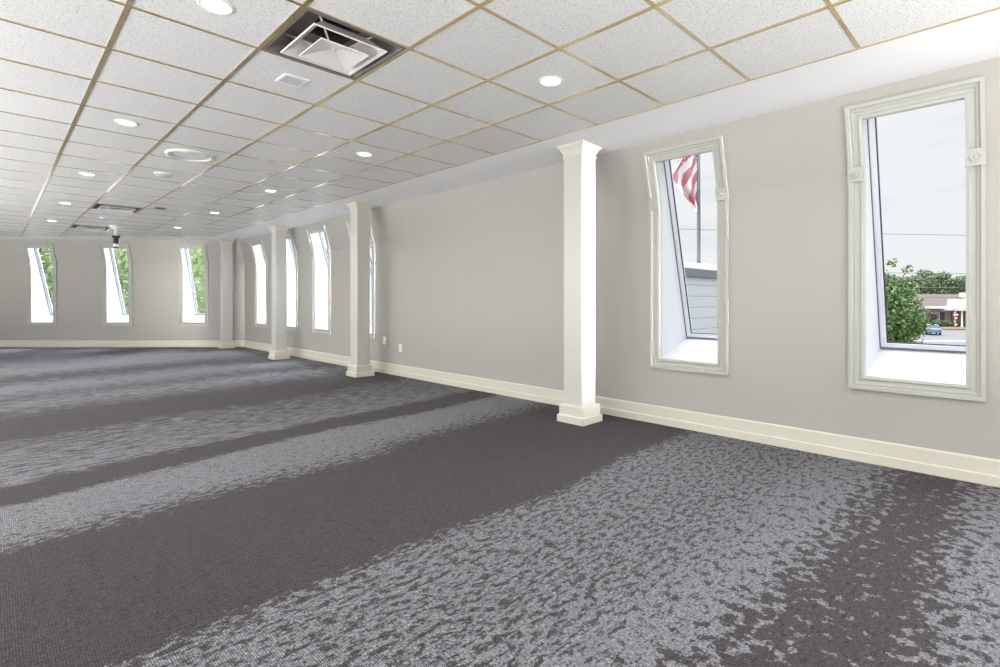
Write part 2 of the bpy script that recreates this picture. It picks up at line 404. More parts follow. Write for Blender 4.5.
# ------------------------------------------------------------------ windows
CAS = [(0, .030), (0, -.014), (.018, -.018), (.027, -.007), (.044, -.007), (.053, -.017), (.064, -.013), (.070, -.029), (.091, -.029), (.091, 0)]
def window(name, mp, c, label):
    w = empty(name, mp(c, 0, 0)); inv = Vector(w.location)
    P = lambda a, d, z: mp(a, d, z) - inv
    tag(w, label, 'window', kind='structure')
    a0, a1 = c - W_IN/2, c + W_IN/2
    m = MB(); loops = []
    for t, h in CAS:
        pts = [(a0-t, ZB-t), (a1+t, ZB-t), (a1+t, KNEE), (a1+t, ZT+t), (a0-t, ZT+t), (a0-t, KNEE)]
        loops.append([P(a, din(z)+h, z) for a, z in pts])
    vs = [p for l in loops for p in l]
    m.add(vs, [(i*6+k, i*6+(k+1) % 6, i*6+6+(k+1) % 6, i*6+6+k) for i in range(len(CAS)-1) for k in range(6)])
    cas = m.build('casing', M['trim'], w)
    for s in (-1, 1):
        e = a1 if s > 0 else a0-.091
        m = MB(); vs = []
        for d in (0, 1):
            for a, z in ((e-.003, 1.944), (e+.094, 1.944), (e+.094, KNEE), (e+.094, 2.046), (e-.003, 2.046), (e-.003, KNEE)):
                vs.append(P(a, din(z) - (.036 if d else 0), z))
        m.add(vs, [tuple(range(6)), tuple(range(6, 12))] + [(k, (k+1) % 6, 6+(k+1) % 6, 6+k) for k in range(6)])
        ca, cz, n = e+.0455, 1.993, 16
        prof = [(.030, .034), (.030, .041), (.024, .043), (.018, .038), (.011, .038), (.009, .044), (.0, .046)]
        vs = [P(ca + r*math.cos(2*PI*k/n), din(cz) - h, cz + r*math.sin(2*PI*k/n)) for r, h in prof for k in range(n)]
        m.add(vs, [(i*n+k, i*n+(k+1) % n, i*n+n+(k+1) % n, i*n+n+k) for i in range(len(prof)-1) for k in range(n)], 0, False)
        m.build('rosette_block', M['trim'], w)
    # reveal: splayed box from the room opening to the sloped outer frame
    m = MB()
    I = {k: P(a, din(z)+.028, z) for k, (a, z) in dict(bl=(a0, ZB), br=(a1, ZB), kr=(a1, KNEE), tr=(a1, ZT), tl=(a0, ZT), kl=(a0, KNEE)).items()}
    O = {k: P(a, dout(z), z) for k, (a, z) in dict(bl=(a0, ZBO), br=(a1+SPL, ZBO), tr=(a1+SPL, ZTO), tl=(a0, ZTO)).items()}
    m.quad(I['bl'], I['br'], O['br'], O['bl']); m.quad(I['tl'], I['tr'], O['tr'], O['tl'])
    m.add([I['bl'], I['kl'], I['tl'], O['tl'], O['bl']], [(0, 1, 2, 3, 4)]); m.add([I['br'], I['kr'], I['tr'], O['tr'], O['br']], [(0, 1, 2, 3, 4)])
    m.build('reveal', M['reveal'], w, recalc=False)
    # sash in the sloped plane: frame, dark gasket, pane
    def ring(prof, mat, nm, parent):
        m = MB(); vs = []
        for t, h in prof:
            for a, z in ((a0+t, ZBO+t), (a1+SPL-t, ZBO+t), (a1+SPL-t, ZTO-t), (a0+t, ZTO-t)): vs.append(P(a, dout(z)+h, z))
        n = len(prof)
        m.add(vs, [(i*4+k, i*4+(k+1) % 4, ((i+1) % n)*4+(k+1) % 4, ((i+1) % n)*4+k) for i in range(n) for k in range(4)])
        return m.build(nm, mat, parent)
    fr = ring([(.001, .03), (.001, -.028), (.020, -.028), (.024, -.022), (.038, -.022), (.042, -.012), (.042, .03)], M['sash'], 'sash_frame', w)
    ring([(.0, -.026), (.0, -.034), (.006, -.034), (.006, -.026)], M['gap_shade'], 'gap_shade_line', fr)
    ring([(.041, .0), (.041, -.013), (.050, -.010), (.050, .0)], M['gasket'], 'gasket', fr)
    m = MB(); t = .046; vs = [P(a, dout(z)-.003+h, z) for h in (0, .005) for a, z in ((a0+t, ZBO+t), (a1+SPL-t, ZBO+t), (a1+SPL-t, ZTO-t), (a0+t, ZTO-t))]
    m.add(vs, [(0, 1, 2, 3), (4, 5, 6, 7)] + [(k, (k+1) % 4, 4+(k+1) % 4, 4+k) for k in range(4)])
    m.build('glass_pane', M['glass'], w)
    return w
RL = {'window_1': 'tall cased window nearest the viewer, with tree and parked car outside',
      'window_2': 'tall cased window with a flag and white siding outside',
      'window_3': 'narrow bright window mostly hidden behind the second nearest column',
      'window_4': 'bright leaning window standing clear between two far columns',
      'window_5': 'bright window half hidden behind the third column',
      'window_6': 'bright window on the long wall closest to the room corner',
      'window_7': 'far wall window next to the corner column',
      'window_8': 'far wall window behind the black hanging ceiling device',
      'window_9': 'far wall window leftmost in view'}
for n, y in right_win: window(n, r_map, -y, RL[n])
for n, a in far_win: window(n, f_map, a, RL[n])
for n, y in hidden_right: window(n, r_map, -y, 'tall cased window on the long wall out of view, %s' % ('first past the frame edge' if n == 'window_10' else 'second past the frame edge'))
for k, (n, y) in enumerate(left_win): tag(window(n, l_map, y, 'tall cased window on the unseen left wall'), group='windows of the unseen left wall')

# ------------------------------------------------------------------ columns
def column_parts(root, ztop):
    m = MB(); m.sqloft([(0, .10), (.104, .10), (.104, ztop-.05), (0, ztop-.05)])
    m.build('shaft', M['column'], root, bevel=.004)
    m = MB(); m.sqloft([(0, 0), (.150, 0), (.150, .062), (.142, .068), (.134, .068), (.134, .152), (.127, .163), (.104, .163), (0, .163)])
    m.build('plinth', M['base'], root, bevel=.002)
    m = MB(); m.sqloft([(.0, ztop-.112), (.112, ztop-.112), (.112, ztop-.100), (.106, ztop-.096), (.110, ztop-.075), (.122, ztop-.050),
                        (.138, ztop-.030), (.142, ztop-.028), (.142, ztop-.022), (.150, ztop-.016), (.150, ztop+.004), (0, ztop+.004)])
    m.build('capital', M['base'], root, bevel=.002)
def soffz(x, y):
    t = (x-XG)/(topx(y)-XG); return H + (sof(y)-H)*max(0, t)
for (x, y), lab in (((4.03, .45), 'white square column closest to the viewer, left of the flag window'),
                    ((4.045, 4.486), 'white square column second closest, at the end of the blank wall'),
                    ((4.07, 7.586), 'white square column third closest, hiding half a bright window'),
                    ((4.075, 10.72), 'white square column farthest away, standing in the room corner')):
    c = empty('column', (x, y, 0), label=lab, cat='column', group='white square columns along the window wall', kind='thing')
    column_parts(c, soffz(x-.15, y))

# ------------------------------------------------------------------ ceiling fittings
def cell(i, j): return ((i)*TX, (j)*TY, H)
# recessed downlights
r0 = empty('recessed_downlight', cell(1.5, .5), label='lit round downlight between the large air diffuser and the left frame edge, nearest', cat='ceiling light', group='lit recessed downlights in the tile ceiling')
m = MB(); m.lathe([(.060, .002), (.062, -.005), (.070, -.008), (.080, -.005), (.082, .0)], 40); m.build('trim_ring', M['white'], r0)
m = MB(); m.lathe([(.0, -.006), (.03, -.0062), (.055, -.004), (.0605, .001)], 32); m.build('lamp_lens', M['lamp'], r0)
DL = [((4.5, -.47), 'lit round downlight near the top of the closest column, in the brass grid'),
      ((1.5, 4.4), 'second lit downlight in the left row, before the big round fixture'),
      ((4.5, 3.5), 'lit downlight in the right row near the second closest column capital'),
      ((1.5, 8.4), 'third lit downlight in the left row, beyond the big round fixture'),
      ((1.5, 12.5), 'fourth lit downlight in the left row, beside the middle air diffuser'),
      ((1.5, 16.5), 'fifth and farthest lit downlight in the left row'),
      ((4.5, 7.5), 'third lit downlight in the right row, before the third closest column'),
      ((4.5, 11.5), 'fourth lit downlight in the right row, small, near the corner column'),
      ((4.5, 15.5), 'farthest lit downlight of the right row, above the far wall windows')]
DLS = [(1.5, .5)]
for (i, j), lab in DL: copy_tree(r0, cell(i, j), lab); DLS.append((i, j))

# square step-down air diffusers
d0 = empty('air_diffuser', cell(2.5, .5), label='large square air diffuser with stepped louvres, nearest the viewer', cat='air vent', group='square air diffusers in the ceiling')
hx = .292
m = MB(); m.sqloft([(.298, -.004), (.276, -.006), (.262, .012), (.215, .085), (.118, .100)])
m.build('backpan', M['greymetal'], d0)
m = MB(); m.lathe([(.112, .095), (.112, .26), (.0, .26)], 32); m.build('duct_collar', M['duct'], d0)
m = MB(); m.sqloft([(.213, -.026), (.217, -.020), (.195, -.004), (.156, .034), (.132, .056), (.128, .054), (.152, .030), (.191, -.010), (.213, -.026)])
m.build('louvre_ring', M['louvre'], d0)
m = MB(); m.sqloft([(.140, -.046), (.142, -.040), (.062, -.010), (.020, .000), (0, .000)]); m.sqloft([(.140, -.046), (.131, -.042), (.055, -.016), (.022, -.008), (.0, -.008)])
m.lathe([(.0, -.014), (.006, -.012), (.008, -.008)], 12)
m.build('centre_louvre', M['louvre'], d0)
for sx, sy in ((-1, -1), (1, -1), (1, 1), (-1, 1)):
    m = MB(); m.tube([(sx*.05, sy*.05, -.006), (sx*.13, sy*.13, .050), (sx*.20, sy*.20, .085)], .006, 6); m.build('hanger_strut', M['louvre'], d0)
copy_tree(d0, cell(2.5, 12.5), 'square air diffuser midway down the room, dark louvres, near the far wall')
copy_tree(d0, cell(2.5, 17.5), 'square air diffuser farthest away, just before the end wall')

# round flush fixture
t = empty('round_ceiling_fixture', (1.534, 3.33, H), label='wide round flush ceiling fixture with shiny grey dished face, unlit', cat='ceiling light')
m = MB(); m.lathe([(.168, .0), (.168, -.010), (.185, -.018), (.205, -.014), (.212, .0)], 48); m.build('rim', M['white'], t)
m = MB(); m.lathe([(.0, .018), (.08, .014), (.14, .0), (.168, -.008)], 48); m.build('dished_face', M['lens_dull'], t)
# square speaker/vent grille
t = empty('ceiling_grille', (1.536, .89, H), label='small square white slatted grille beside the large air diffuser', cat='vent')
m = MB(); m.sqloft([(.082, .001), (.080, -.007), (.064, -.009), (.062, -.002), (0, -.002)]); m.build('grille_frame', M['white'], t)
for k in range(9):
    m = MB(); x = -.056+.014*k; m.box(x-.003, x+.003, -.062, .062, -.008, -.002); m.build('slat', M['lens_dull'], t)
def detector(loc, r, lab):
    t = empty('smoke_detector', loc, label=lab, cat='smoke detector')
    m = MB(); m.lathe([(r, 0), (r, -.006), (r*.92, -.010), (r*.9, -.010)], 32); m.build('mounting_ring', M['white'], t)
    m = MB(); m.lathe([(r*.9, -.009), (r*.8, -.020), (r*.45, -.030), (0, -.031)], 32); m.build('dome', M['lens_dull'], t)
detector((1.534, 4.40, H), .10, 'flat white round detector just beyond the wide round ceiling fixture')
detector((1.548, 8.80, H), .09, 'small grey round detector between the two farther air diffusers')
t = empty('ceiling_vent_plate', (2.004, 6.98, H), label='small dark slotted plate on a ceiling tile far down the room', cat='vent')
m = MB(); m.sqloft([(.075, .001), (.075, -.008), (.06, -.010), (0, -.010)]); m.build('plate', M['greymetal'], t)
for k in range(3):
    m = MB(); m.box(-.05, .05, -.034+.028*k, -.022+.028*k, -.012, -.009); m.build('slot', M['duct'], t)
# black device hanging from white mount
t = empty('hanging_ceiling_device', (1.85, 9.87, H), label='black cylindrical device hanging from a white ceiling mount before the far windows', cat='ceiling device')
m = MB(); m.lathe([(.0, 0), (.11, 0), (.11, -.02), (.07, -.05), (.03, -.07), (.022, -.19), (0, -.19)], 28); m.build('ceiling_mount', M['white'], t)
m = MB(); m.box(-.062, .062, -.03, .03, -.225, -.185, M=Matrix.Rotation(-YAW, 4, 'Z')); m.build('cross_bar', M['black'], t, bevel=.006)
m = MB(); m.lathe([(0, -.222), (.040, -.222), (.043, -.25), (.041, -.38), (.036, -.425), (0, -.425)], 24); m.build('body', M['black'], t)
m = MB(); m.lathe([(.0435, -.345), (.0445, -.35), (.0438, -.398), (.041, -.402)], 24); m.build('white_band', M['white'], t)

# wall plates
def plate(y, z, lab):
    t = empty('wall_outlet', (XW, y, z), label=lab, cat='electrical outlet')
    m = MB(); m.box(-.007, 0, -.035, .035, -.057, .057); m.build('cover_plate', M['plate'], t, bevel=.003)
    for s in (-1, 1):
        m = MB(); m.box(-.010, -.006, -.017, .017, s*.024-.014, s*.024+.014); q = m.build('receptacle', M['white'], t, bevel=.003)
        for yy in (-.006, .006):
            k = MB(); k.box(-.0105, -.0095, yy-.0012, yy+.0012, s*.024-.005, s*.024+.006); k.build('slot', M['black'], q)
plate(4.055, .411, 'white electrical outlet low on the blank wall past the second column')
t = empty('wall_switch', (XW, 4.50, .50), label='small pale blank plate beside the half hidden window, left of the outlet', cat='wall plate')
m = MB(); m.box(-.007, 0, -.04, .04, -.06, .06); m.build('cover_plate', M['plate'], t, bevel=.003)
m = MB(); m.box(-.012, -.006, -.012, .012, -.02, .02); m.build('toggle', M['white'], t, bevel=.002)

# ------------------------------------------------------------------ outside
GZ = -4.0
def ground_mat():
    m, nt, N, L, b = new_mat('ground_cover')
    p = wpos(nt); f = noise(nt, p, .15, 5); g = noise(nt, p, 3, 4)
    c = mixc(nt, f, (.11, .13, .07), (.15, .16, .10)); c = mixc(nt, g, c, (.13, .14, .09))
    L.new(c, b.inputs['Base Color']); b.inputs['Roughness'].default_value = .9
    return m
M['ground'] = ground_mat()
M['asphalt'] = paint('asphalt', (.085, .088, .098), .85, .15, 2)
M['roofing'] = paint('brown_shingle', (.11, .075, .066), .85, .2, 3)
M['stucco'] = paint('cream_wall', (.50, .48, .44), .8, .05, 2)
M['brick'] = paint('red_brick', (.38, .20, .16), .85, .2, 4)
M['ext_white'] = paint('exterior_white', (.82, .82, .82), .6, .03, 3)
M['ext_dark'] = paint('exterior_glass', (.06, .08, .11), .15, .1, 3)
M['car_blue'] = paint('car_paint_blue', (.16, .25, .45), .25, .05, 3)
M['car_white'] = paint('car_paint_white', (.75, .77, .8), .25, .05, 3)
M['tyre'] = paint('tyre_rubber', (.02, .02, .02), .7, .1, 9)
M['bark'] = paint('bark', (.10, .075, .055), .9, .3, 8)
M['pole'] = paint('painted_pole', (.16, .17, .22), .45, .1, 6)
M['cap'] = paint('parapet_cap', (.13, .145, .185), .5, .1, 4)
M['red'] = paint('sign_red', (.36, .085, .08), .5, .05, 4)
M['wire'] = paint('cable', (.18, .18, .19), .7, .1, 5)
M['hedge'] = paint('hedge_leaf', (.12, .19, .08), .8, .4, 6)
def leaf_mat(name, a, b_):
    m, nt, N, L, b = new_mat(name)
    oi = nt.nodes.new('ShaderNodeNewGeometry')
    L.new(mixc(nt, oi.outputs['Random Per Island'], a, b_), b.inputs['Base Color'])
    b.inputs['Roughness'].default_value = .6
    b.inputs['Subsurface Weight'].default_value = 0
    return m
M['leaf'] = leaf_mat('leaf_green', (.07, .14, .045), (.22, .33, .13))
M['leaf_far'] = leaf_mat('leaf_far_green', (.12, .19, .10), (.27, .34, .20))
M['leaf_glare'] = leaf_mat('leaf_glare_green', (.30, .42, .20), (.66, .74, .50))  # lightened leaf green: glare haze of the far windows put into the colour
M['leaf_dark'] = leaf_mat('leaf_plum', (.10, .07, .08), (.20, .13, .14))

m = MB(); m.quad((-140, -140, GZ), (220, -140, GZ), (220, 160, GZ), (-140, 160, GZ))
tag(m.build('ground', M['ground']), 'grassy ground far below the windows', 'ground', kind='structure')
def W1(u, d): # point outside along the view through the nearest window: u in photo columns, d metres ahead
    return (u-500)/F_PX*d
def road_strip(d0, d1, l0, l1, z):
    m = MB(); a = [at(d0, l0, z), at(d0, l1, z), at(d1, l1, z), at(d1, l0, z)]; b = [p - Vector((0, 0, .06)) for p in a]
    m.add(a+b, [(0, 1, 2, 3), (7, 6, 5, 4), (0, 4, 5, 1), (1, 5, 6, 2), (2, 6, 7, 3), (3, 7, 4, 0)]); return m
tag(road_strip(56, 88, 20, 130, GZ+.06).build('road', M['asphalt']), 'pale asphalt road and lot outside the nearest window', 'road', kind='structure')
m = road_strip(64, 64.6, 20, 130, GZ+.10); tag(m.build('kerb', M['ext_white']), 'pale kerb line along the asphalt', 'kerb', kind='structure')

# house across the road: local x = sideways, y = away, z up, stands parallel to the view plane
RZ = -YAW
hb = at(104, W1(938, 104), GZ)
h = empty('house', hb, RZ, label='low cream house with brown hip roof and white portico across the road', cat='house')
m = MB(); m.box(-6.5, 22, 0, 14, 0, 3.9); m.build('walls', M['stucco'], h)
m = MB()
e0, e1, r0_, r1_ = (-8.6, -1.2, 3.7), (24, 15.2, 3.7), (-1.5, 6.5, 6.3), (17, 6.5, 6.3)
vs = [(e0[0], e0[1], 3.7), (e1[0], e0[1], 3.7), (e1[0], e1[1], 3.7), (e0[0], e1[1], 3.7), (-.5, 6.8, 6.4), (16, 6.8, 6.4)]
m.add(vs, [(0, 1, 5, 4), (1, 2, 5), (2, 3, 4, 5), (3, 0, 4), (3, 2, 1, 0)]); m.build('roof', M['roofing'], h)
m = MB(); m.box(-8.7, 24.1, -1.3, -1.15, 3.45, 3.95); m.build('fascia', M['ext_white'], h)
for x in (-3.6, .3): 
    m = MB(); m.box(x-.1, x+1.1, -.06, .05, .9, 2.9); f_ = m.build('window_frame', M['ext_white'], h)
    m = MB(); m.box(x, x+1.0, -.10, -.05, 1.0, 2.8); m.build('pane', M['ext_dark'], f_)
m = MB(); m.add([(px_+2.4, py_, pz_) for px_, py_, pz_ in ((-2.3, -5, 3.5), (7.7, -5, 3.5), (2.7, -5, 5.3), (-2.3, 2, 3.5), (7.7, 2, 3.5), (2.7, 4, 5.3), (-2.3, -5, 3.1), (7.7, -5, 3.1), (-2.3, 2, 3.1), (7.7, 2, 3.1))],
                [(0, 1, 2), (0, 2, 5, 3), (1, 4, 5, 2), (6, 7, 1, 0), (6, 0, 3, 8), (7, 9, 4, 1), (8, 9, 7, 6), (3, 5, 4), (8, 3, 4, 9)])
m.build('portico', M['ext_white'], h)
m = MB(); m.box(2.6, 6.2, -.12, .1, 0, 3.1); m.build('brick_panel', M['brick'], h)
for x in (.7, 4.0, 6.6, 9.5):
    m = MB(); m.lathe([(.22, 0), (.22, .2), (.15, .3), (.13, 2.9), (.2, 3.1)], 12, c=(x, -4.6, 0)); m.build('portico_post', M['ext_white'], h)
m = MB(); m.box(8.6, 9.5, 4, 5, 5.2, 6.7); m.build('chimney', M['ext_white'], h)

# hedge in front of the house
def leafcloud(blobs, n, size, seed, flat=.6):
    rnd = random.Random(seed); m = MB(); tot = sum(b[3]*b[4]*b[5] for b in blobs)
    for (x, y, z, rx, ry, rz) in blobs:
        k = max(20, int(n*rx*ry*rz/tot))
        for _ in range(k):
            while True:
                p = Vector((rnd.uniform(-1, 1), rnd.uniform(-1, 1), rnd.uniform(-1, 1)))
                if p.length <= 1: break
            p *= (.55 + .45*rnd.random())/max(.3, p.length)**.35
            c = Vector((x+p.x*rx, y+p.y*ry, z+p.z*rz))
            nrm = Vector((rnd.gauss(0, 1), rnd.gauss(0, 1), rnd.gauss(.5, 1))).normalized()
            u = nrm.orthogonal().normalized(); u = Matrix.Rotation(rnd.uniform(0, 6.28), 3, nrm) @ u; w = nrm.cross(u)
            s = size*rnd.uniform(.6, 1.3)
            m.add([c-u*s, c+w*s*flat+nrm*s*.15, c+u*s, c-w*s*flat+nrm*s*.15], [(0, 1, 2, 3)])
    return m
hd = empty('hedge', at(101, W1(944, 101), GZ), RZ, label='clipped dark green hedge along the front of the house', cat='hedge')
leafcloud([(x, 0, .6, 1.0, .7, .75) for x in (-4.5, -3.2, -1.9, -.6, .7, 2.0, 3.3)], 5200, .14, 3).build('foliage', M['leaf_far'], hd, recalc=False)
for x in (-4.5, -1.9, .7, 3.3):
    m = MB(); m.tube([(x, 0, 0), (x, 0, .7)], .05, 6); m.build('stem', M['bark'], hd)
pb = empty('plum_bush', at(96, W1(924.5, 96), GZ), RZ, label='dark plum leaved bush behind the blue car', cat='bush')
leafcloud([(0, 0, 1.9, 1.9, 1.2, 1.2), (-1.6, 0, 1.4, 1.3, 1, 1.1), (1.6, .2, 2.2, 1.2, 1, .8)], 2600, .17, 5).build('foliage', M['leaf_dark'], pb, recalc=False)
m = MB(); m.tube([(0, 0, 0), (.1, 0, 1.0), (0, 0, 2.2)], [.12, .09, .04], 7); m.build('trunk', M['bark'], pb)

# cars
def car(loc, rz, paintm, lab):
    t = empty('car', loc, rz, label=lab, cat='car')
    L_, Wd = 4.4, 1.78
    low = [(-2.2, .35), (-2.2, .80), (-2.05, .92), (-1.2, 1.0), (1.0, .98), (1.9, .86), (2.15, .72), (2.2, .36)]
    m = MB(); n = len(low); vs = []
    for s, w in ((-1, .80), (-1, .89), (1, .89), (1, .80)):
        vs += [(x*(1 if abs(w) > .85 else .985), s*w, z) for x, z in low]
    fs = [(i*n+k, i*n+(k+1) % n, (i+1)*n+(k+1) % n, (i+1)*n+k) for i in range(3) for k in range(n)] + [tuple(range(n)), tuple(range(3*n, 4*n))]
    m.add(vs, fs); m.build('body', paintm, t, bevel=.03)
    m = MB(); b = [(-1.75, .80), (-1.75, -.80), (1.15, -.80), (1.15, .80)]; tp = [(-1.05, .60), (-1.05, -.60), (.25, -.60), (.25, .60)]
    m.add([(x, y, .94) for x, y in b] + [(x, y, 1.44) for x, y in tp], [(0, 1, 2, 3), (7, 6, 5, 4)] + [(k, (k+1) % 4, 4+(k+1) % 4, 4+k) for k in range(4)])
    m.build('cabin_glass', M['ext_dark'], t)
    m = MB(); m.add([(x*1.02, y*1.02, z) for z in (1.43, 1.48) for x, y in tp], [(0, 1, 2, 3), (7, 6, 5, 4)] + [(k, (k+1) % 4, 4+(k+1) % 4, 4+k) for k in range(4)])
    for (bx, by), (tx, ty) in zip(b, tp): m.tube([(bx, by, .95), (tx, ty, 1.45)], .05, 6)
    m.build('roof', paintm, t)
    for x in (-1.35, 1.35):
        for s in (-1, 1):
            m = MB(); m.tube([(x, s*.72, .33), (x, s*.91, .33)], .33, 20); w = m.build('wheel', M['tyre'], t)
            m = MB(); m.tube([(x, s*.90, .33), (x, s*.925, .33)], .2, 14); m.build('hubcap', M['car_white'], w)
    for s in (-1, 1):
        m = MB(); m.box(-2.23, -2.17, s*.70-.14, s*.70+.14, .66, .82); m.build('tail_light', M['red'], t)
        m = MB(); m.box(2.12, 2.2, s*.66-.16, s*.66+.16, .58, .72); m.build('headlight', M['ext_white'], t)
    m = MB(); m.box(-2.26, -2.15, -.84, .84, .38, .56); m.build('bumper', paintm, t, bevel=.02)
car(at(77, W1(931, 77), GZ+.06), RZ+PI/2-.55, M['car_blue'], 'blue sedan parked on the asphalt outside the nearest window')
car(at(86, W1(912, 86), GZ+.06), RZ+PI/2-1.2, M['car_white'], 'white car partly behind the leafy tree, left of the blue sedan')

# red and white roadside sign
sg = empty('roadside_sign', at(90, W1(955, 90), GZ), RZ, label='tall narrow red and white sign before the house portico', cat='sign')
m = MB(); m.tube([(0, 0, 0), (0, 0, 4.0)], .09, 10); m.build('post', M['ext_white'], sg)
for k, (z, w) in enumerate(((.9, .28), (2.0, .3), (2.6, .52), (3.4, .3))):
    m = MB(); m.box(-w, w, -.16, -.04, z-.26, z+.26); p = m.build('sign_panel', M['red'], sg, bevel=.02)
    m = MB(); m.box(-w*.75, w*.75, -.18, -.155, z-.14, z+.14); m.build('white_panel', M['ext_white'], p)
m = MB(); m.box(-3.2, 3.6, -.5, .5, -.0, .25); tag(m.build('kerb_island', M['brick']), 'low reddish kerb island under the roadside sign', 'kerb'); 
bpy.data.objects['kerb_island'].location = at(89, W1(963, 89), GZ+.06); bpy.data.objects['kerb_island'].rotation_euler = (0, 0, RZ)

# trees
def tree(loc, h_, blobs, n, size, mat, lab, group=None, seed=1, tr=.16):
    t = empty('tree', loc, RZ, label=lab, cat='tree', group=group)
    leafcloud(blobs, n, size, seed).build('foliage', mat, t, recalc=False)
    m = MB(); top = h_*.8; m.tube([(0, 0, 0), (.05*h_/7, .03, h_*.3), (-.03*h_/7, 0, h_*.55), (0, 0, top)], [tr, tr*.8, tr*.5, tr*.12], 9)
    for b in blobs[:7]: m.tube([(0, 0, min(b[2]*.6, top*.6)), (b[0]*.5, b[1]*.5, b[2]*.85), (b[0], b[1], b[2])], [tr*.45, tr*.28, tr*.08], 6)
    m.build('trunk', M['bark'], t)
    return t
rnd = random.Random(11)
blobs = [(0, 0, 4.3, 2.2, 2.0, 1.9), (.9, .3, 5.6, 1.0, 1.0, .9), (-1.2, 0, 5.6, 1.4, 1.3, 1.3), (-.2, .5, 6.4, .9, .9, .7), (1.7, 0, 3.7, .9, .9, .9), (.5, 0, 2.2, 1.7, 1.5, 1.5),
         (1.3, 0, 6.9, .35, .35, .35), (.4, 0, 7.25, .4, .4, .3)]
tree(at(30, W1(885, 30), GZ), 7.4, blobs, 14000, .10, M['leaf'], 'bushy green tree close outside the nearest window', seed=21)
far = None
for k, (u, d, sc_) in enumerate(((866, 126, 1.0), (905, 127, .95), (944, 126, 1.0), (984, 127, 1.04), (886, 140, 1.08), (924, 141, 1.12), (965, 140, 1.1))):
    if far is None:
        far = tree(at(d, W1(u, d), GZ), 12, [(0, 0, 7.2, 3.6, 3.2, 3.6), (2.4, 0, 8.6, 2.2, 2.2, 2.2), (-2.5, 0, 8.2, 2.3, 2.2, 2.4), (.3, 0, 10.3, 1.9, 1.9, 1.5), (-1, 0, 4.5, 3.4, 3, 2.4), (2.6, 0, 5, 2.4, 2.4, 2)],
                   7000, .30, M['leaf_far'], 'rounded green tree in the distant tree line behind the house', 'distant trees behind the house', seed=5, tr=.3)
    else:
        o = copy_tree(far, at(d, W1(u, d), GZ), far['label'], RZ + k*1.3); o.scale = (sc_, sc_, sc_*(.94+.05*(k % 3)))
# trees behind the far wall windows
lab = ['leafy green tree outside the leftmost far window', 'leafy green tree outside the middle far window', 'leafy green tree outside the far window by the corner', 'leafy green tree outside beyond the middle far window, behind']
nb = None
for k, (d, lat, sc_) in enumerate(((21, -18.6, 1.0), (21.5, -14.8, 1.0), (22, -10.6, 1.0), (28, -16.8, 1.1))):
    if nb is None:
        nb = tree(at(d, lat, GZ), 9.5, [(0, 0, 5.6, 2.3, 2.2, 2.6), (1.2, 0, 7.2, 1.5, 1.5, 1.5), (-1.3, 0, 7.0, 1.6, 1.5, 1.6), (0, .3, 8.5, 1.2, 1.2, 1.0), (.2, 0, 3.2, 2.0, 2, 1.6)],
                  13000, .085, M['leaf_glare'], lab[0], seed=8, tr=.2)
    else:
        o = copy_tree(nb, at(d, lat, GZ), lab[k], RZ + k*1.7); o.scale = (sc_,)*3

# adjoining wing with white siding and parapet cap
wg = empty('building_wing', (9.8, 3.8, GZ), label='white sided wing of the building outside the flag window', cat='building')
m = MB(); m.box(-4.35, 4.6, -1.2, 1.2, 0, 5.62); m.build('siding_wall', M['cladding'], wg)
m = MB(); m.box(-4.35, 4.66, -1.26, 1.26, 5.62, 5.80); m.build('parapet_cap', M['cap'], wg, bevel=.01)
m = MB(); m.box(-4.35, 4.62, -1.22, 1.22, 5.80, 5.93); m.build('coping', M['ext_white'], wg, bevel=.01)
# flagpole on the wing and the flag hanging from it
FPX, FPY = 11.9, 2.92
fpz = GZ + 5.93
fp = empty('flagpole', (FPX, FPY, fpz), label='dark slender flagpole rising above the white wing', cat='flagpole')
m = MB(); m.tube([(0, 0, .03), (0, 0, 3.6)], [.044, .036], 12); m.build('pole', M['pole'], fp)
m = MB(); m.lathe([(0, 0), (.09, 0), (.09, .03), (.045, .05)], 16); m.build('base_flange', M['pole'], fp)
m = MB(); m.lathe([(0, 3.58), (.05, 3.60), (.065, 3.66), (.05, 3.71), (0, 3.73)], 14); m.build('finial', M['pole'], fp)
def flag_mat():
    m, nt, N, L, b = new_mat('flag_cloth')
    uv = nt.nodes.new('ShaderNodeUVMap'); s = nt.nodes.new('ShaderNodeSeparateXYZ'); L.new(uv.outputs[0], s.inputs[0])
    stripe = math_(nt, 'LESS_THAN', math_(nt, 'FRACT', math_(nt, 'MULTIPLY', s.outputs[1], 6.5)), .5)
    c = mixc(nt, stripe, (.72, .70, .73), (.46, .17, .21))
    can = math_(nt, 'MULTIPLY', math_(nt, 'LESS_THAN', s.outputs[0], .4), math_(nt, 'GREATER_THAN', s.outputs[1], .4615))
    vo = nt.nodes.new('ShaderNodeTexVoronoi'); vo.inputs['Scale'].default_value = 14; L.new(uv.outputs[0], vo.inputs['Vector'])
    st = math_(nt, 'LESS_THAN', vo.outputs['Distance'], .22)
    c = mixc(nt, can, c, mixc(nt, st, (.10, .12, .26), (.8, .8, .82)))
    L.new(c, b.inputs['Base Color']); b.inputs['Roughness'].default_value = .8
    return m
